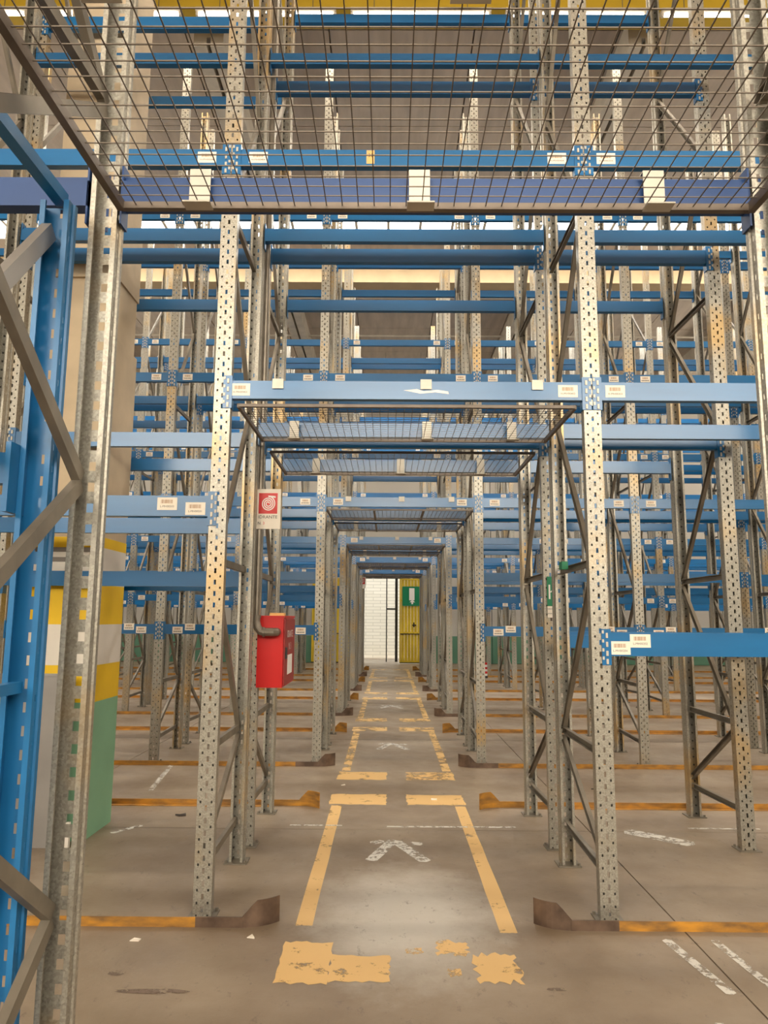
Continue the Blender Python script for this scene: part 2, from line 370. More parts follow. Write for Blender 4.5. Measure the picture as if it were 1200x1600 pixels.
# lamps
def lamp(x, y, z, L, label, lit=True, group=None):
    t = thing('tube_lamp', label, 'lamp', (x, y, z), group=group)
    a = MB(); a.box(-L/2, L/2, -.05, .05, 0, .05, 'concrete'); a.build('housing', t)
    a = MB(); a.tube([(-L/2 + .04, 0, -.025), (L/2 - .04, 0, -.025)], .02, 'tube' if lit else 'deadtube', 8); a.build('tube', t)
    for s_ in (-1, 1):
        a = MB(); a.box(s_ * (L/2 - .015) - .015, s_ * (L/2 - .015) + .015, -.02, .02, -.05, 0, 'concrete'); a.build('end_cap', t)
        a = MB(); a.tube([(s_ * L/3, 0, .05), (s_ * L/3, 0, ZC - z)], .006, 'wire', 5); a.build('hanger', t)
LW = ['leftmost', 'second from left', 'third from left', 'middle', 'third from right', 'second from right', 'rightmost']
for i in range(7):
    lamp(.4 + 2.1 * (i - 3), 8.85, 9.72, 1.9, '%s of the lit tube lamps hanging along the ochre girder' % LW[i], True, 'tube lamps along the ochre girder')
lamp(.47, 23.45, 10.1, 1.75, 'long unlit tube lamp under the far roof above the walkway', False)
lamp(-2.1, 18.4, 10.1, 1.6, 'short unlit tube lamp behind the cream roof beam', False)
lamp(5.2, 23.45, 10.1, 1.75, 'unlit tube lamp under the far roof, right of the walkway', False)

# walls
DX0, DX1, DZ = -.93, 1.5, 3.12
w = MB(); w.box(-18, DX0, 27.12, 27.4, 0, 11, 'wall'); w.box(DX1, 18, 27.12, 27.4, 0, 11, 'wall'); w.box(DX0, DX1, 27.12, 27.4, DZ, 11, 'wall')
wall_far = struct(w.build('wall_far'))
pan = {}
def wpanel(x0, x1, z0, z1):
    k = (round(x1 - x0, 2), round(z0, 2))
    if k not in pan: q = MB(); q.box(.01, x1 - x0 - .01, 0, .11, z0 + .01, z1 - .01, 'wall'); pan[k] = q.mesh('wall_panel')
    obj('wall_panel', pan[k], wall_far, (x0, 27.0, 0))
for z0, z1 in ((0, 3.12), (3.12, 5.5), (5.5, 7.9), (7.9, 10.4)):
    for i in range(7): wpanel(DX1 + 2.3 * i, DX1 + 2.3 * (i + 1), z0, z1); wpanel(DX0 - 2.3 * (i + 1), DX0 - 2.3 * i, z0, z1)
    if z0 > 1: wpanel(DX0, DX1, z0, z1)
w = MB(); w.box(-18.2, -17.4, -10, 27.4, 0, 11, 'wall'); struct(w.build('wall_left'))
w = MB(); w.box(17.4, 18.2, -10, 27.4, 0, 11, 'wall'); struct(w.build('wall_right'))
w = MB(); w.box(-18, 18, -8.4, -8, 0, 4.1, 'wall'); w.box(-18, 18, -8.4, -8, 7.7, 11, 'wall'); w.box(-18, -8.7, -8.4, -8, 4.1, 7.7, 'wall'); w.box(9.7, 18, -8.4, -8, 4.1, 7.7, 'wall')
struct(w.build('wall_rear'))
M['rearglass'] = mat('daylit_rear_glass', (.8, .8, .8), .4, emit=(1, .90, .76), estr=3.4)
w2 = struct(obj('window_2', None)); w2.location = (-8.7, -8.1, 4.1)
q = MB(); q.box(.04, 1.5, 0, .02, .04, 3.56, 'rearglass'); qm = q.mesh('pane'); q = MB()
for i in range(12): obj('pane', qm, w2, (i * 1.533, 0, 0)); q.box(i * 1.533 - .04, i * 1.533 + .04, -.03, .06, 0, 3.6, 'concrete')
q.build('window_frame', w2)

# outside yard wall
q = MB(); q.box(-5, 6, 30.6, 30.8, 0, 5.5, 'blocks'); struct(q.build('wall_yard'))

# doors
def sliding_door(name, x0, x1, y, handle):
    d = struct(obj(name, None)); d.location = (x0, y, .05); Wd = x1 - x0; H = 3.0
    q = MB()
    for a, b_ in ((0, .06), (Wd - .06, Wd)): q.box(a, b_, -.03, .03, 0, H, 'doory')
    for z in (0, 1.02, 2.18, H - .06): q.box(.06, Wd - .06, -.035, .03, z, z + .06, 'doory')
    q.build('door_frame', d); n = max(4, int(Wd / .125)); q = MB(); bw = (Wd - .12) / n
    q.box(.004, bw - .004, -.015, .015, .06, H - .06, 'doory'); me = q.mesh('board')
    for i in range(n): obj('board', me, d, (.06 + i * bw, 0, 0))
    q = MB(); q.box(.0, Wd, -.045, -.03, -.03, .0, 'black'); q.box(.02, Wd - .02, -.05, -.03, .99, 1.02, 'black'); q.build('rail_strip', d)
    if handle: q = MB(); q.box(.5, .54, -.08, -.03, 1.25, 1.42, 'black'); q.box(.46, .6, -.05, -.03, 1.3, 1.34, 'black'); q.build('door_handle', d)
    return d
sliding_door('door_1', .43, 1.48, 26.8, True)
sliding_door('door_2', -2.75, -.98, 26.88, False)
q = MB(); q.box(-.06, -.02, 27.9, 27.96, 0, 3.1, 'black'); q.box(.28, .38, 27.9, 27.98, 0, 3.1, 'black'); q.box(-.02, .28, 27.92, 27.95, 1.93, 1.99, 'black')
q.box(-1.4, 1.6, 27.9, 27.98, 3.1, 3.22, 'black')
tag(q.build('gate_post_frame'), 'black steel gate frame standing just outside the doorway', 'gate frame')
# exit sign on door
sg = thing('exit_sign', 'green emergency exit sign with white door and arrow on yellow door', 'sign', (.84, 26.74, 2.06))
q = MB(); q.box(-.31, .31, 0, .02, 0, .70, 'green'); q.build('sign_plate', sg)
q = MB(); q.box(-.06, .13, -.004, 0, .20, .64, 'white')
q.add([(-.05, -.004, .13), (.05, -.004, .22), (.15, -.004, .13), (.08, -.004, .13), (.08, -.004, .06), (.02, -.004, .06), (.02, -.004, .13)], [(0, 1, 2, 3, 4, 5, 6)], 'white')
q.build('pictogram', sg)

# column
cx0, cx1, cy0, cy1 = -2.74, -2.18, 5.54, 6.06
colm = struct(obj('trim_2', None)); colm.location = (0, 0, 0)
q = MB(); q.box(cx0, cx1, cy0, cy1, 0, 3.8, 'column'); q.box(cx0 + .02, cx1 - .02, cy0 + .02, cy1 - .02, 3.8, ZC, 'column')
q.box(cx0 - .01, cx1 - .005, cy0 - .01, cy1 - .01, 4.3, 4.9, 'column'); q.build('column_shaft', colm)
e = .003
def band(z0, z1, m, front_only=False, zr=None):
    q = MB(); q.box(cx0 - e, cx1 + (0 if front_only else e), cy0 - e, cy1 if not front_only else cy0, z0, z1, m); return q.build('painted_band', colm)
band(0, .97, 'greenpaint'); band(.97, 1.24, 'yellowpaint'); band(1.24, 1.54, 'whitepaint'); band(1.54, 1.84, 'yellowpaint')
band(1.84, 2.12, 'whitepaint'); band(2.12, 2.2, 'yellowpaint')
e = .006; band(2.01, 2.045, 'greyband', True); band(2.085, 2.12, 'greyband', True)
gp = thing('metal_panel', 'tall grey sheet metal panel standing in front of the painted column', 'metal panel', (-2.60, 5.375, 0))
q = MB(); q.box(-.42, .35, 0, .03, 0, 1.19, 'panelgrey'); q.box(-.42, .35, -.008, 0, 1.17, 1.19, 'panelgrey'); q.build('sheet', gp)
q = MB(); q.box(.355, .38, .0, .03, 0, .17, 'whitepaint'); q.build('edge_strip', gp)
gp2 = thing('metal_panel', 'grey sheet metal panel left of the painted column, behind blue post', 'metal panel', (-3.67, 5.375, 0))
q = MB(); q.box(-.6, .63, 0, .03, 0, 1.21, 'panelgrey'); q.box(-.6, .63, -.01, 0, 1.19, 1.21, 'panelgrey'); q.build('sheet', gp2)

# ================================================================ RACKS
ORD = ['nearest', 'first', 'second', 'third', 'fourth', 'fifth']
HP = 8.6
def post_mesh(H, slot=.0065, m='galv', pitch=.065, name='post', side=True, dimple=True, pairs=True):
    b = MB(); n = int(H / pitch); xs = [-.05, -.035, -.0255, -slot, slot, .0255, .035, .05]
    def q(x0, x1, z0, z1): b.add([(x0, 0, z0), (x1, 0, z0), (x1, 0, z1), (x0, 0, z1)], [(0, 1, 2, 3)], m)
    for k in range(n):
        z = k * pitch
        q(-.05, .05, z, z + .006)
        for a, c in (((0, 1), (2, 5), (6, 7)) if pairs else ((0, 7),)): q(xs[a], xs[c], z + .006, z + .019)
        q(-.05, .05, z + .019, z + .031)
        for a, c in ((0, 3), (4, 7)): q(xs[a], xs[c], z + .031, z + .031 + .028)
        q(-.05, .05, z + .059, z + pitch)
        if dimple:
            for x0, x1 in ((xs[1], xs[2]), (xs[5], xs[6])):
                b.add([(x0, 0, z + .006), (x1, 0, z + .006), (x1, 0, z + .019), (x0, 0, z + .019), (x0, .012, z + .008), (x1, .012, z + .008), (x1, .012, z + .017), (x0, .012, z + .017)],
                      [(0, 1, 5, 4), (1, 2, 6, 5), (2, 3, 7, 6), (3, 0, 4, 7), (4, 5, 6, 7)], 'dimple')
    Z = n * pitch
    for s in (-1, 1):
        def yq(x, y0, y1, z0, z1): b.add([(s * x, y0, z0), (s * x, y1, z0), (s * x, y1, z1), (s * x, y0, z1)], [(0, 1, 2, 3)], m)
        b.add([(s*.05, 0, 0), (s*.05, .028, 0), (s*.044, .034, 0), (s*.05, 0, Z), (s*.05, .028, Z), (s*.044, .034, Z)], [(0, 1, 4, 3), (1, 2, 5, 4)], m)
        if side:
            for k in range(n):
                z = k * pitch
                yq(.044, .034, .052, z, z + pitch); yq(.044, .058, .082, z, z + pitch); yq(.044, .052, .058, z + .018, z + pitch)
        else: yq(.044, .034, .082, 0, Z)
        b.add([(s*.044, .082, 0), (s*.028, .082, 0), (s*.044, .082, Z), (s*.028, .082, Z), (s*.028, .07, 0), (s*.028, .07, Z)], [(0, 1, 3, 2), (1, 4, 5, 3)], m)
    return b.mesh(name)
PM = post_mesh(HP); PM0 = post_mesh(6.5, .012, dimple=False, pairs=False)
for _v in PM0.vertices: _v.co.y *= .6
PM0.update(); PMlow = post_mesh(HP, side=False, dimple=False)
bp = MB(); bp.box(-.075, .075, -.03, .11, 0, .008, 'brace'); bp.tube([(.062, .09, .008), (.062, .09, .022)], .009, 'brace', 6); bp.tube([(-.062, .09, .008), (-.062, .09, .022)], .009, 'brace', 6)
BPM = bp.mesh('base_plate')
_br = {}
def brace(parent, name, ya, za, yb_, zb, D, x=0, mm='brace'):
    key = (round(ya, 3), round(za, 3), round(yb_, 3), round(zb, 3), x, mm)
    if key not in _br:
        b = MB(); b.channel((x, ya, za), (x, yb_, zb), .042, .026, .0035, mm, (-1 if x <= 0 else 1, 0, 0))
        _br[key] = b.mesh(name)
    return obj(name, _br[key], parent)

def bay_word(i):
    return ['portal-side', 'second', 'third', 'fourth', 'fifth', 'sixth', 'seventh', 'eighth', 'ninth'][i]
def frame(x, y0, D, row, half, side, idx, pme, nodes_flip=False, low=False):
    """upright frame: two perforated posts tied by braces; nodes_flip mirrors the zigzag"""
    if row == 0: lab = 'galvanised rack upright in the immediate foreground, %s edge of picture' % side
    else: lab = 'galvanised upright frame, %s line %s of walkway, %s half of %s rack row' % (
        bay_word(idx).replace('portal-side', 'first'), side, half, ORD[row])
    t = thing('upright_frame', lab, 'rack upright', (x, y0, 0), group='galvanised upright frames of the %s' % ('foreground rack' if row == 0 else ORD[row] + ' rack row'))
    for yy, rr in ((0, 0), (D, math.pi)):
        a = obj('post', pme, t, (0, yy, 0), rr); b_ = obj('base_plate', BPM, a); b_.scale.x = 1 if row else .66
    A, B = .07, D - .07                      # A front, B rear
    if row == 0:
        zz = [(A, .15), (B, .78), (A, 1.38), (B, 2.0), (A, 2.61), (B, 3.23), (A, 3.85), (B, 4.47), (A, 5.1)]
        for (p, q_) in zip(zz[:-1], zz[1:]): brace(t, 'diagonal_brace', p[0], p[1] + .012, q_[0], q_[1] - .012, D)
        brace(t, 'horizontal_brace', A, 3.2, B, 3.26, D)
        return t
    F_, R_ = (A, B) if not nodes_flip else (B, A)
    brace(t, 'horizontal_brace', F_, .25, R_, .27, D); brace(t, 'horizontal_brace', F_, .87, R_, .87, D)
    brace(t, 'horizontal_brace', F_, 1.93, R_, 1.93, D, mm='brace')
    zz = [(F_, .30), (R_, .84), (F_, 1.90), (R_, 3.05), (F_, 4.12), (R_, 5.35), (F_, 6.5), (R_, 7.5)]
    if low: zz = zz
    for (p, q_) in zip(zz[:-1], zz[1:]): brace(t, 'diagonal_brace', p[0], p[1] + .02, q_[0], q_[1] - .02, D)
    brace(t, 'horizontal_brace', F_, 4.15, R_, 4.15, D)
    return t

# beams
_bm = {}
def beam_mesh(L, h, mm):
    k = (round(L, 3), h, mm)
    if k not in _bm:
        b = MB(); pr = [(0, -h/2), (0, h/2), (.030, h/2), (.030, h/2 - .024), (.05, h/2 - .024), (.05, -h/2)]; n = 6
        b.add([(sx_ * L/2, y, z) for sx_ in (-1, 1) for y, z in pr],
              [((i + 1) % n, i, i + n, (i + 1) % n + n) for i in range(n)] + [(0, 1, 2, 3, 4, 5), (11, 10, 9, 8, 7, 6)], mm)
        _bm[k] = b.mesh('rail')
    return _bm[k]
def conn_mesh(mm):
    k = ('c', mm)
    if k not in _bm:
        b = MB(); b.box(0, .047, -.006, -.001, -.115, .085, mm); b.box(-.006, 0, -.006, .05, -.115, .085, mm)
        for z in (.05, .0, -.05, -.095):
            b.box(.012, .024, -.011, -.006, z - .014, z + .014, 'clip'); b.box(.034, .045, -.009, -.006, z + .01, z + .028, 'clip')
        _bm[k] = b.mesh('end_connector')
    return _bm[k]
def label_mesh(txt=None):
    k = ('l', txt)
    if k not in _bm:
        b = MB(); b.box(-.058, .058, -.0016, -.0002, -.037, .037, 'paper'); r = random.Random(3); x = -.036
        while x < .034:
            w_ = r.choice((.0018, .003, .0045)); b.box(x, x + w_, -.0022, -.0016, .002, .024, 'barink'); x += w_ + r.choice((.0015, .0025, .003))
        if txt: add_text(b, txt, .017, 'ink', 0, -.0022, -.016)
        else:
            x = -.045
            while x < .04: b.box(x, x + .006, -.0022, -.0016, -.022, -.010, 'ink'); x += .010
        _bm[k] = b.mesh('barcode_label')
    return _bm[k]
nbeam = [0]
LEVELW = {1.465: 'waist-high', 1.88: 'head-high', 1.93: 'head-high', 2.15: 'just above head-high', 2.24: 'just above head-high', 2.942: 'walkway-roof level', 4.442: 'second high level',
          5.91: 'third high level', 6.5: 'fourth high level', 6.52: 'third high level', 7.39: 'top level'}
POSW = ['front', 'front-inner', 'rear-inner', 'rear']
stuff_beams = MB()
def add_beam(x0, x1, y, z, facing, row, pos, bay, labs=(), h=.11, mm='blue', txt=None):
    """x0,x1 post centres; facing -1 = front face towards the camera"""
    L = (x1 - x0) - .104; cx = (x0 + x1) / 2
    if row >= 4:
        M4 = Matrix.Translation((cx, y, z)) @ Matrix.Rotation(0 if facing < 0 else math.pi, 4, 'Z')
        def put(me, loc, sx_=1):
            T = M4 @ Matrix.Translation(loc) @ Matrix.Diagonal((sx_, 1, 1, 1))
            k = len(stuff_beams.v); stuff_beams.v += [tuple(T @ v.co) for v in me.vertices]
            for p in me.polygons:
                stuff_beams.f.append([i + k for i in p.vertices]); stuff_beams.m.append(stuff_beams.mi([n for n in M if M[n] == me.materials[p.material_index]][0]))
        put(beam_mesh(L, h, mm), (0, 0, 0)); cm = conn_mesh(mm); put(cm, (L/2, 0, 0)); put(cm, (-L/2, 0, 0), -1)
        for lx in labs: put(label_mesh(None), (lx, 0, 0))
        return None
    if bay == 'walkway': b = 'over the walkway'
    else: b = '%s bay %s' % (['first', 'second', 'third', 'fourth', 'fifth'][bay[1]], 'left' if bay[0] < 0 else 'right')
    lab = '%s blue beam, %s, %s of %s rack row' % (LEVELW[z], b, POSW[pos], ORD[row])
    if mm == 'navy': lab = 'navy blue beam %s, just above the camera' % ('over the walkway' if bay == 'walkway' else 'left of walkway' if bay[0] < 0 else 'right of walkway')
    t = thing('rack_beam', lab, 'rack beam', (cx, y, z), 0 if facing < 0 else math.pi, group='beams of the %s' % ('foreground rack' if mm == 'navy' else ORD[row] + ' rack row'))
    rl = obj('rail', beam_mesh(L, h, mm), t)
    cm = conn_mesh(mm); obj('end_connector', cm, t, (L/2, 0, 0)); c2 = obj('end_connector', cm, t, (-L/2, 0, 0)); c2.scale = (-1, 1, 1)
    for i, lx in enumerate(labs):
        lz = 0
        if isinstance(lx, tuple): lx, lz = lx
        obj('barcode_label', label_mesh(txt[i] if txt else None), rl, (lx, 0, lz))
    nbeam[0] += 1
    return t

YO = [4.20, 5.17, 5.44, 6.41]    # outer faces: P1 front, P2 rear, P3 front, P4 rear (row 1)
D = .97
XL1, XR1, XE1, XW1 = -.99, 1.202, 2.55, -2.82
# ---- row 0 (foreground): only its rear frame
frame(-.915, 1.25, D, 0, 'rear', 'left', 0, PM0); frame(1.20, 1.25, D, 0, 'rear', 'right', 0, PM0)
Z0 = 2.955
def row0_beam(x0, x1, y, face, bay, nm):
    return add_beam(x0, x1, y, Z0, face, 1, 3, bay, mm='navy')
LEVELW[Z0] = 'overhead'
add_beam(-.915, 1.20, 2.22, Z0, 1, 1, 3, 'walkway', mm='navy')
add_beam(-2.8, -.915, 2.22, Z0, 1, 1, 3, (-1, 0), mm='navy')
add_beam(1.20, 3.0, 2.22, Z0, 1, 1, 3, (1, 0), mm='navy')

# ---- row 1
for x, side, idx in ((XL1, 'left', 0), (XR1, 'right', 0)):
    frame(x, YO[0], D, 1, 'front', side, idx, PM); frame(x, YO[2], D, 1, 'rear', side, idx, PM, True)
frame(XE1, YO[2], D, 1, 'rear', 'right', 1, PM, True)
frame(3.02, YO[0], D, 1, 'front', 'right', 1, PM)
frame(XW1 - .09, YO[2], D, 1, 'rear', 'left', 1, PM, True); frame(XW1, YO[0], D, 1, 'front', 'left', 1, PM)
FACE = [-1, 1, -1, 1]
def hl(L): return L / 2 - .052
pb = add_beam(XL1, XR1, YO[0], 2.942, -1, 1, 0, 'walkway', labs=(-.99, .955), txt=('H-MH00403', 'H-MH00403'))
q = MB()
q.add([(-.02, -.001, .0), (.06, -.001, .008), (.10, -.001, -.004), (.18, -.001, .004), (.245, -.001, -.006), (.25, -.001, -.022), (.17, -.001, -.012), (.08, -.001, -.020)], [(0, 7, 6, 5, 4, 3, 2, 1)], 'white')
q.build('torn_tape', pb)
b4 = add_beam(XL1, XR1, YO[0], 4.442, -1, 1, 0, 'walkway', labs=(-.93, .93), txt=('H-MH00404', 'H-MH00404'))
q = MB(); q.box(-.255, -.205, -.002, 0, -.04, .05, 'tag'); add_text(q, 'X', .04, 'black', -.23, -.0024, .015); q.build('card_tag', b4)
add_beam(XL1, XR1, YO[0], 5.91, -1, 1, 0, 'walkway', labs=(-.93, .93))
for pos in (1, 2, 3):
    for z in ((2.942, 4.442, 5.91) if pos == 1 else (2.942, 4.442, 5.91, 7.39)):
        add_beam(XL1, XR1, YO[pos], z, FACE[pos], 1, pos, 'walkway')
# right bays
r15 = add_beam(XR1, 3.02, YO[0], 1.465, -1, 1, 0, (1, 0), labs=((-.80, -.02), (-.685, .02)), h=.13, txt=('L-MH00204', 'L-MH00202'))
q = MB()
for x in (-.78, -.52): q.add([(x, .004, .0652), (x + .055, .004, .0652), (x + .048, .022, .0652), (x + .003, .022, .0652)], [(0, 1, 2, 3)], 'paper')
q.build('paper_strip', r15)
add_beam(XR1, 3.02, YO[0], 2.942, -1, 1, 0, (1, 0), labs=(-.77, .77), txt=('H-MH00303', 'H-MH00303'))
add_beam(XR1, 3.02, YO[0], 4.442, -1, 1, 0, (1, 0), labs=(-.77, .77), txt=('H-MH00304', 'H-MH00304'))
add_beam(XR1, 3.02, YO[0], 5.91, -1, 1, 0, (1, 0))
for z in (1.465, 2.942, 4.442, 5.91): add_beam(XR1, 3.02, YO[1], z, 1, 1, 1, (1, 0))
for pos in (2, 3):
    for z in (2.942, 4.442, 5.91, 7.39): add_beam(XR1, XE1, YO[pos], z, FACE[pos], 1, pos, (1, 0))
# left bays
add_beam(XW1, XL1, YO[0], 2.24, -1, 1, 0, (-1, 0), labs=((.62, .012), (.785, -.016)), h=.12, txt=('L-MH00503', 'L-MH00501'))
add_beam(XW1, XL1, YO[0], 4.442, -1, 1, 0, (-1, 0), labs=(.76,), txt=('H-MH00504',)); add_beam(XW1, XL1, YO[0], 5.91, -1, 1, 0, (-1, 0))
for z in (2.24, 4.442, 5.91): add_beam(XW1, XL1, YO[1], z, 1, 1, 1, (-1, 0))
for pos in (2, 3):
    for z in (1.88, 2.942, 4.442, 6.5): add_beam(XW1 - .09, XL1, YO[pos], z, FACE[pos], 1, pos, (-1, 0))

# ---- rows 2..5
PXL, PXR, BAY = -.78, 1.05, 1.815
NB = {2: 2, 3: 4, 4: 5, 5: 6}
for r in range(2, 6):
    dy = PER * (r - 1) + .02; n = NB[r]
    xsr = [PXR + BAY * k for k in range(n + 1 + (1 if r == 2 else 0))]; xsl = [PXL - BAY * k for k in range(n + 1 + (1 if r == 2 else 0))]
    low = PMlow
    for k, x in enumerate(xsr):
        frame(x, YO[0] + dy, D, r, 'front', 'right', k, PM if r == 2 else PMlow); frame(x, YO[2] + dy, D, r, 'rear', 'right', k, PM if r == 2 else PMlow, True)
    for k, x in enumerate(xsl):
        frame(x, YO[0] + dy, D, r, 'front', 'left', k, PM if r == 2 else PMlow); frame(x, YO[2] + dy, D, r, 'rear', 'left', k, PM if r == 2 else PMlow, True)
    bays = [('walkway', PXL, PXR)] + [((1, k), xsr[k], xsr[k + 1]) for k in range(len(xsr) - 1)] + [((-1, k), xsl[k + 1], xsl[k]) for k in range(len(xsl) - 1)]
    for bay, xa, xb in bays:
        for pos in range(4):
            lv = [2.942, 4.442, 6.52]
            if bay != 'walkway':
                if pos == 0: lv = ([1.465] if r == 2 else [1.93]) + lv
                elif pos >= 2: lv = [2.15] + lv
            for z in lv:
                labs = (-.72, .72) if pos == 0 else ()
                if pos == 0 and z == 1.465: labs = ((-.70, -.01), (-.56, .025), (.70, -.01), (.56, .025))
                if r >= 4: labs = tuple(l if not isinstance(l, tuple) else l[0] for l in labs)
                add_beam(xa, xb, YO[pos] + dy, z, FACE[pos], r, pos, bay, labs)
tag(stuff_beams.build('rack_beams'), 'blue beams of the two farthest rack rows near the far wall', 'rack beam', kind='stuff')

# ---- wire mesh panels over the walkway
def mesh_panel(x0, x1, y0, y1, z, label, parts, clips, tube=.018, step=.05, wr=.0014, tri=False):
    t = thing('mesh_deck', label, 'wire mesh', ((x0 + x1) / 2, y0, z), group='wire mesh decks roofing the walkway'); cx = (x0 + x1) / 2; a = x0 - cx; b_ = x1 - cx; Dp = y1 - y0
    q = MB(); q.bar((a, 0, 0), (b_, 0, 0), tube, tube, 'meshframe'); q.bar((a, Dp, 0), (b_, Dp, 0), tube, tube, 'meshframe')
    q.bar((a, 0, 0), (a, Dp, 0), tube, tube * 1.4, 'meshframe'); q.bar((b_, 0, 0), (b_, Dp, 0), tube, tube * 1.4, 'meshframe')
    q.build('border_frame', t)
    for px in parts:
        q = MB(); q.bar((px, 0, -.003), (px, Dp, -.003), .025, .025, 'meshframe'); q.build('cross_bar', t)
    q = MB(); x = a + step
    while x < b_ - .01: q.bar((x, 0, 0), (x, Dp, 0), wr * 2, wr * 2, 'wire'); x += step
    y = step
    while y < Dp - .01: q.bar((a, y, wr * 1.5), (b_, y, wr * 1.5), wr * 2, wr * 2, 'wire'); y += step
    o = q.build('wire_grid', t); o['kind'] = 'stuff'
    for (px, py, s) in clips:
        q = MB(); q.box(px - .033, px + .033, py - .002, py + .002, .085 if py < 0 else -.005, .145 if py < 0 else .125, 'clip')
        if py < 0: q.box(px - .033, px + .033, py, py + .06, .141, .145, 'clip')
        else: q.box(px - .033, px + .033, min(py, py + s * .03), max(py, py + s * .03), .121, .125, 'clip')
        if py > 0: q.box(px - .04, px + .045, min(py, py - s * .05), max(py, py - s * .05), -.015, -.010, 'clip')
        q.build('hook_clip', t)
    return t
mesh_panel(-.85, 1.135, 1.29, 2.15, 2.885, 'large wire mesh deck right above the camera, nearest of the walkway roofs', (),
           [(-.615 - .13, .855, 1), (.08 - .13, .855, 1), (.82 - .13, .855, 1), (-.62 - .13, .02, -1), (.15 - .13, .02, -1), (.95 - .13, .02, -1)], tube=.022)
mesh_panel(XL1 + .085, XR1 - .085, YO[0] + .06, YO[1] - .05, 2.862, 'wire mesh deck over walkway, front half of first rack row', (),
           [(-.66 - .106, -.0685, 1), (.22 - .106, -.0685, 1), (.88 - .106, -.0685, 1), (-.67 - .106, .79, 1), (.27 - .106, .79, 1), (.87 - .106, .79, 1)])
mesh_panel(XL1 + .085, XR1 - .085, YO[2] + .06, YO[3] - .05, 2.862, 'wire mesh deck over walkway, rear half of first rack row', (), [(-.74, .79, 1), (.0, .79, 1), (.7, .79, 1)])
for r in range(2, 6):
    dy = PER * (r - 1) + .02
    mesh_panel(PXL + .06, PXR - .06, YO[0] + dy + .06, YO[1] + dy - .05, 2.862, 'wire mesh deck over walkway, front half of %s rack row' % ORD[r], (-.3, .28), [(-.6, -.0685, 1), (.02, -.0685, 1), (.6, -.0685, 1)], wr=.0015)
    mesh_panel(PXL + .06, PXR - .06, YO[2] + dy + .06, YO[3] + dy - .05, 2.862, 'wire mesh deck over walkway, rear half of %s rack row' % ORD[r], (-.3, .28), [(-.6, .79, 1), (.6, .79, 1)], wr=.0015)

# ---- orange floor guide rails with bent tips
def guide(y, sgn, side, row, where, rust=.3):
    """sgn -1 front of row (bends back +y), +1 rear (bends towards camera)"""
    s = -1 if side == 'left' else 1; tip = .11 + s * .655; xe = s * (9 if row < 3 else 13)
    t = thing('guide_rail', 'orange floor guide rail on the %s side, %s edge of %s rack row' % (side, where, ORD[row]), 'guide rail', (tip, y, 0), group='orange floor guide rails')
    x0 = s * .44; q = MB(); q.box(min(x0, xe - tip), max(x0, xe - tip), -.004, .004, 0, .048, 'orange')
    f0, f1 = (0, .05) if sgn < 0 else (-.05, 0)
    q.box(min(x0, xe - tip), max(x0, xe - tip), f0, f1, 0, .006, 'orange'); q.build('rail', t)
    q = MB(); n = 8; outer = []
    k = -sgn
    mtip = 'rust' if sgn < 0 else 'orange'
    vs = []
    for i in range(n + 1):
        u = i / n; ang = u * 1.0
        x = s * (.21 - .22 * math.sin(ang)); yy = k * .19 * (1 - math.cos(ang))
        hh = .048 + (.082 * min(1, u / .35) if u > 0 else 0)
        dx, dyy = (math.cos(ang) * s, -math.sin(ang) * k); nx, ny = -dyy, dx
        for o_ in (-.003, .003): vs += [(x + nx * o_, yy + ny * o_, 0), (x + nx * o_, yy + ny * o_, hh)]
    fs = []
    for i in range(n):
        a = i * 4; b_ = a + 4
        fs += [(a, b_, b_ + 1, a + 1), (a + 2, a + 3, b_ + 3, b_ + 2), (a + 1, b_ + 1, b_ + 3, a + 3)]
    fs += [(n*4, n*4 + 2, n*4 + 3, n*4 + 1), (0, 1, 3, 2)]
    q.add(vs, fs, mtip); q.box(min(s * .2, s * .45), max(s * .2, s * .45), -.0055, .0055, 0, .05, 'rust' if sgn < 0 else 'orange')
    q.build('bent_tip', t)
for r in range(1, 6):
    dy = PER * (r - 1)
    for side in ('left', 'right'):
        guide(4.09 + dy, -1, side, r, 'front'); guide(6.60 + dy, 1, side, r, 'rear')

# ---- blue frame at left foreground
bf = thing('blue_frame', 'bright blue steel frame at the left edge behind the nearest galvanised upright', 'rack frame', (-1.024, 1.12, 0))
bpm = post_mesh(2.87, .004, 'bluepost', dimple=False, pairs=False)
for _v in bpm.vertices: _v.co.y *= .6
bpm.update(); obj('post', bpm, bf, (0, 1.0, 0), math.pi); obj('post', bpm, bf, (0, 0, 0), 0)
q = MB(); q.bar((0, -.05, 2.885), (0, 1.0, 2.885), .035, .04, 'bluepost'); q.build('top_rail', bf)
q = MB(); q.channel((.0, .96, 2.76), (.0, .05, 1.70), .05, .03, .004, 'panelgrey', (-1, 0, 0)); q.build('diagonal_brace', bf)
q = MB(); q.channel((.0, .95, 1.42), (.0, .05, 1.42), .03, .03, .004, 'bluepost', (0, 0, -1)); q.build('horizontal_brace', bf)
for z, h in ((2.02, .09), (1.155, .10)):
    q = MB(); q.box(-1.2, -.055, .93, .97, z - h/2, z + h/2, 'bluepost'); q.box(-.06, -.045, .90, 1.0, z - .13, z + .07, 'bluepost'); q.build('cross_beam', bf)
q = MB(); q.box(-.16, -.10, -.1, .92, 2.066, 2.106, 'wood'); q.build('wooden_rail', bf)

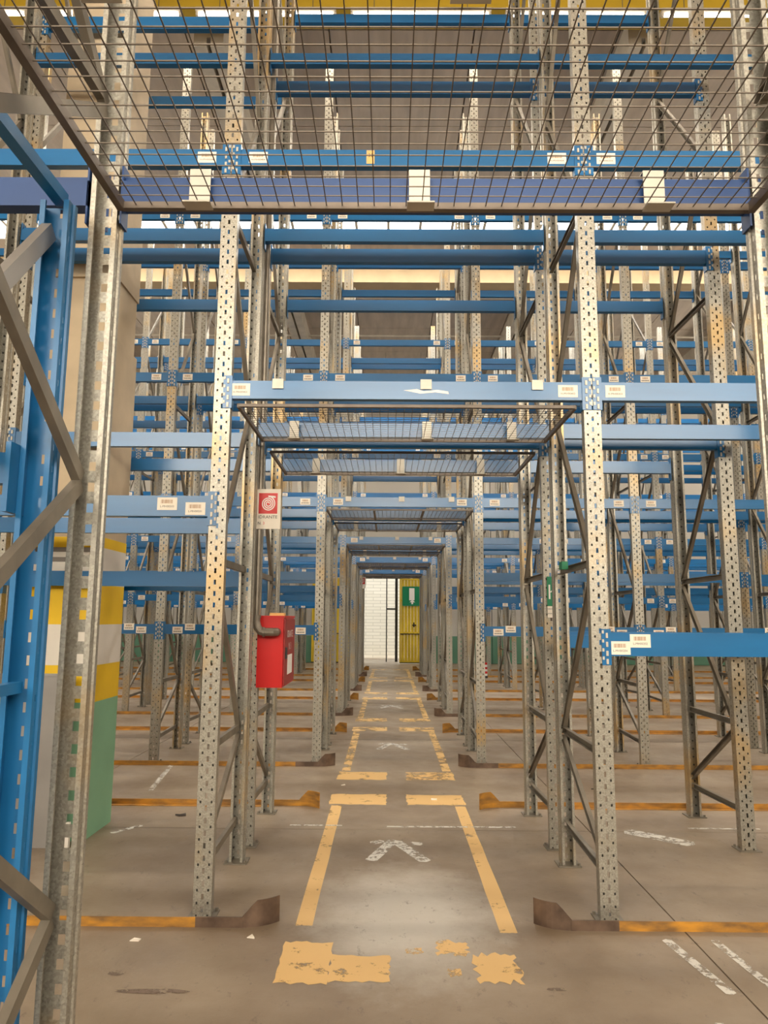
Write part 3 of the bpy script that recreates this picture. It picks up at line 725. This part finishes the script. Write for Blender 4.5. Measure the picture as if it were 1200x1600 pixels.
# ---- hydrant cabinet, pipe, sign
hc = thing('hydrant_cabinet', 'red fire hydrant cabinet mounted on the left rack upright beside walkway', 'hydrant cabinet', (-.83, 5.3, 1.11))
q = MB(); q.box(-.10, .085, 0, .58, 0, .49, 'red'); q.box(-.105, .092, -.006, .59, .49, .505, 'red'); q.build('cabinet_body', hc)
q = MB(); q.box(.086, .096, .02, .56, .01, .48, 'darkred'); add_text(q, 'IDRANTE', .075, 'white', .0965, .29, .37, face='+X'); add_text(q, 'N. 3', .075, 'white', .0965, .29, .28, face='+X')
q.box(.096, .098, .17, .42, .08, .22, 'white'); cdr = q.build('cabinet_door', hc)
q = MB(); q.box(.096, .11, .04, .06, .2, .28, 'black'); q.build('handle', cdr)
q = MB(); q.box(-.02, .085, .02, .10, .505, .525, 'tag'); tag(q.build('cloth_pad', None, (-.83, 5.3, 1.11)), 'small orange pad lying on top of the red cabinet', 'pad')
ph = thing('supply_pipe', 'grey water pipe running down and bending into the red hydrant cabinet', 'pipe', (-.93, 5.235, 0))
pts = [(0, 0, 8.0), (0, 0, 1.6)] + [(.07 - .07 * math.cos(a), -.0, 1.6 - .09 * math.sin(a)) for a in [i * math.pi / 12 for i in range(1, 6)]] + [(.07, 0, 1.51)]
q = MB(); q.tube([(0, 0, 8.0), (0, 0, 1.62)], .022, 'pipe', 12); q.build('riser', ph)
q = MB(); q.tube([(0, 0, 1.62), (0, 0, 1.57), (.012, 0, 1.53), (.035, 0, 1.505), (.07, 0, 1.50), (.12, 0, 1.50), (.135, .02, 1.50), (.14, .06, 1.50)], .030, 'pipe', 14); q.build('elbow', ph)
q = MB(); q.tube([(.05, 0, 1.50), (.062, 0, 1.50)], .035, 'pipe', 14); q.tube([(0, 0, 1.60), (0, 0, 1.615)], .034, 'pipe', 14); q.build('coupling', ph)
def hydrant_sign(x, y, z, label, s=1.0, txt=True):
    t = thing('hydrant_sign', label, 'sign', (x, y, z))
    q = MB(); q.box(-.09 * s, .09 * s, 0, .004, -.145 * s, .145 * s, 'paper'); q.build('sign_plate', t)
    q = MB(); q.box(-.067 * s, .067 * s, -.0015, 0, -.035 * s, .115 * s, 'red')
    vs = []; n = 90; cx, cz = 0, .038 * s
    for i in range(n + 1):
        a = i / n * math.pi * 2 * 3.25 + math.pi * .0; r0 = (.008 + .043 * i / n) * s; hw = .0036 * s
        for rr in (r0 - hw, r0 + hw): vs.append((cx + rr * math.cos(a), -.0022, cz + rr * math.sin(a) * 1.05))
    q.add(vs, [(2*i, 2*i + 1, 2*i + 3, 2*i + 2) for i in range(n)], 'white')
    q.add([(0, -.0023, .085 * s), (0, -.0023, .097 * s), (.052 * s, -.0023, .093 * s), (.054 * s, -.0023, .080 * s), (.03 * s, -.0023, .083 * s)], [(0, 4, 3, 2, 1)], 'white')
    q.build('hose_pictogram', t)
    if txt:
        q = MB(); add_text(q, 'IDRANTE', .032 * s, 'ink', -.0, -.002, -.060 * s, xs=1.05); add_text(q, 'N.', .028 * s, 'ink', -.072 * s, -.002, -.105 * s, 'LEFT'); add_text(q, '3', .028 * s, 'red', -.035 * s, -.002, -.105 * s, 'LEFT'); q.build('lettering', t)
    return t
hydrant_sign(-.865, 5.205, 2.375, 'square red hose sign reading IDRANTE above the red cabinet')
hydrant_sign(-.74, 21.20, 2.62, 'small red hose sign beside the far doorway', 1.15, False)
gs = thing('exit_sign', 'narrow green sign strapped to the right rack upright beside walkway', 'sign', (1.21, 5.425, 1.70))
q = MB(); q.box(-.037, .037, 0, .004, 0, .215, 'green'); q.box(-.037, .037, 0, .004, -.085, -.002, 'paper'); q.build('sign_plate', gs)
q = MB(); q.box(-.026, -.014, -.002, 0, .05, .155, 'white'); q.bar((-.012, -.001, .10), (.02, -.001, .13), .008, .002, 'white', (0, 1, 0)); q.bar((.02, -.001, .13), (.028, -.001, .07), .008, .002, 'white', (0, 1, 0))
q.build('pictogram', gs)
q = MB(); add_text(q, 'USCITA DI', .0155, 'ink', 0, -.001, -.022); add_text(q, 'EMERGENZA', .0125, 'ink', 0, -.001, -.056); q.build('lettering', gs)
gc = thing('brace_clamp', 'small dark green clamp fixed on the dark crosspiece of right upright', 'clamp', (1.15, 4.8, 1.90))
q = MB(); q.box(-.02, .02, -.04, .04, .025, .075, 'green'); q.build('clamp_body', gc); q = MB(); q.tube([(0, -.02, .05), (0, .02, .08)], .012, 'pipe', 8); q.build('screw', gc)
# litter on the floor
def litter(x, y, pts, m, label, cat='debris', z=.004):
    q = MB(); n = len(pts); q.add([(a, b_, 0) for a, b_ in pts] + [(a, b_, z + .004 * (i % 2)) for i, (a, b_) in enumerate(pts)],
        [tuple(range(n))[::-1], tuple(range(n, 2 * n))] + [(i, (i + 1) % n, (i + 1) % n + n, i + n) for i in range(n)], m)
    tag(q.build('paper_scrap' if m == 'paper' else 'floor_scrap', None, (x, y, .001)), label, cat)
litter(-.68, 3.98, [(-.02, -.02), (.02, -.03), (.0, .02)], 'paper', 'white torn paper scrap under the left bent rail tip')
litter(-1.25, 3.92, [(-.025, -.01), (.02, -.012), (.025, .012), (-.01, .015)], 'paper', 'white paper scrap before the left orange guide rail')
litter(-1.68, 6.25, [(-.04, 0), (.0, -.025), (.05, -.01), (.04, .02), (0, .0)], 'dark', 'small dark scrap on floor beside the green column base', z=.012)
litter(.42, 6.85, [(-.02, -.02), (.03, -.02), (.03, .02), (-.02, .02)], 'paper', 'small white scrap on the right yellow bar')
litter(-.42, 7.4, [(-.02, -.02), (.02, -.01), (.01, .02)], 'paper', 'tiny white scrap left of the walkway before second row')
litter(2.0, 7.3, [(-.05, 0), (.05, -.02), (.04, .02)], 'dark', 'thin dark scrap in the aisle right of walkway', z=.008)
sp = thing('striped_post', 'short red and white striped marker post right of walkway, near the far wall', 'marker post', (2.72, 20.6, 0))
q = MB(); q.box(-.04, .04, -.04, .04, 0, .06, 'black'); q.build('foot', sp)
q = MB()
for i in range(6): q.box(-.03, .03, -.03, .03, .06 + .06 * i, .12 + .06 * i, 'red' if i % 2 else 'white')
q.build('striped_shaft', sp)
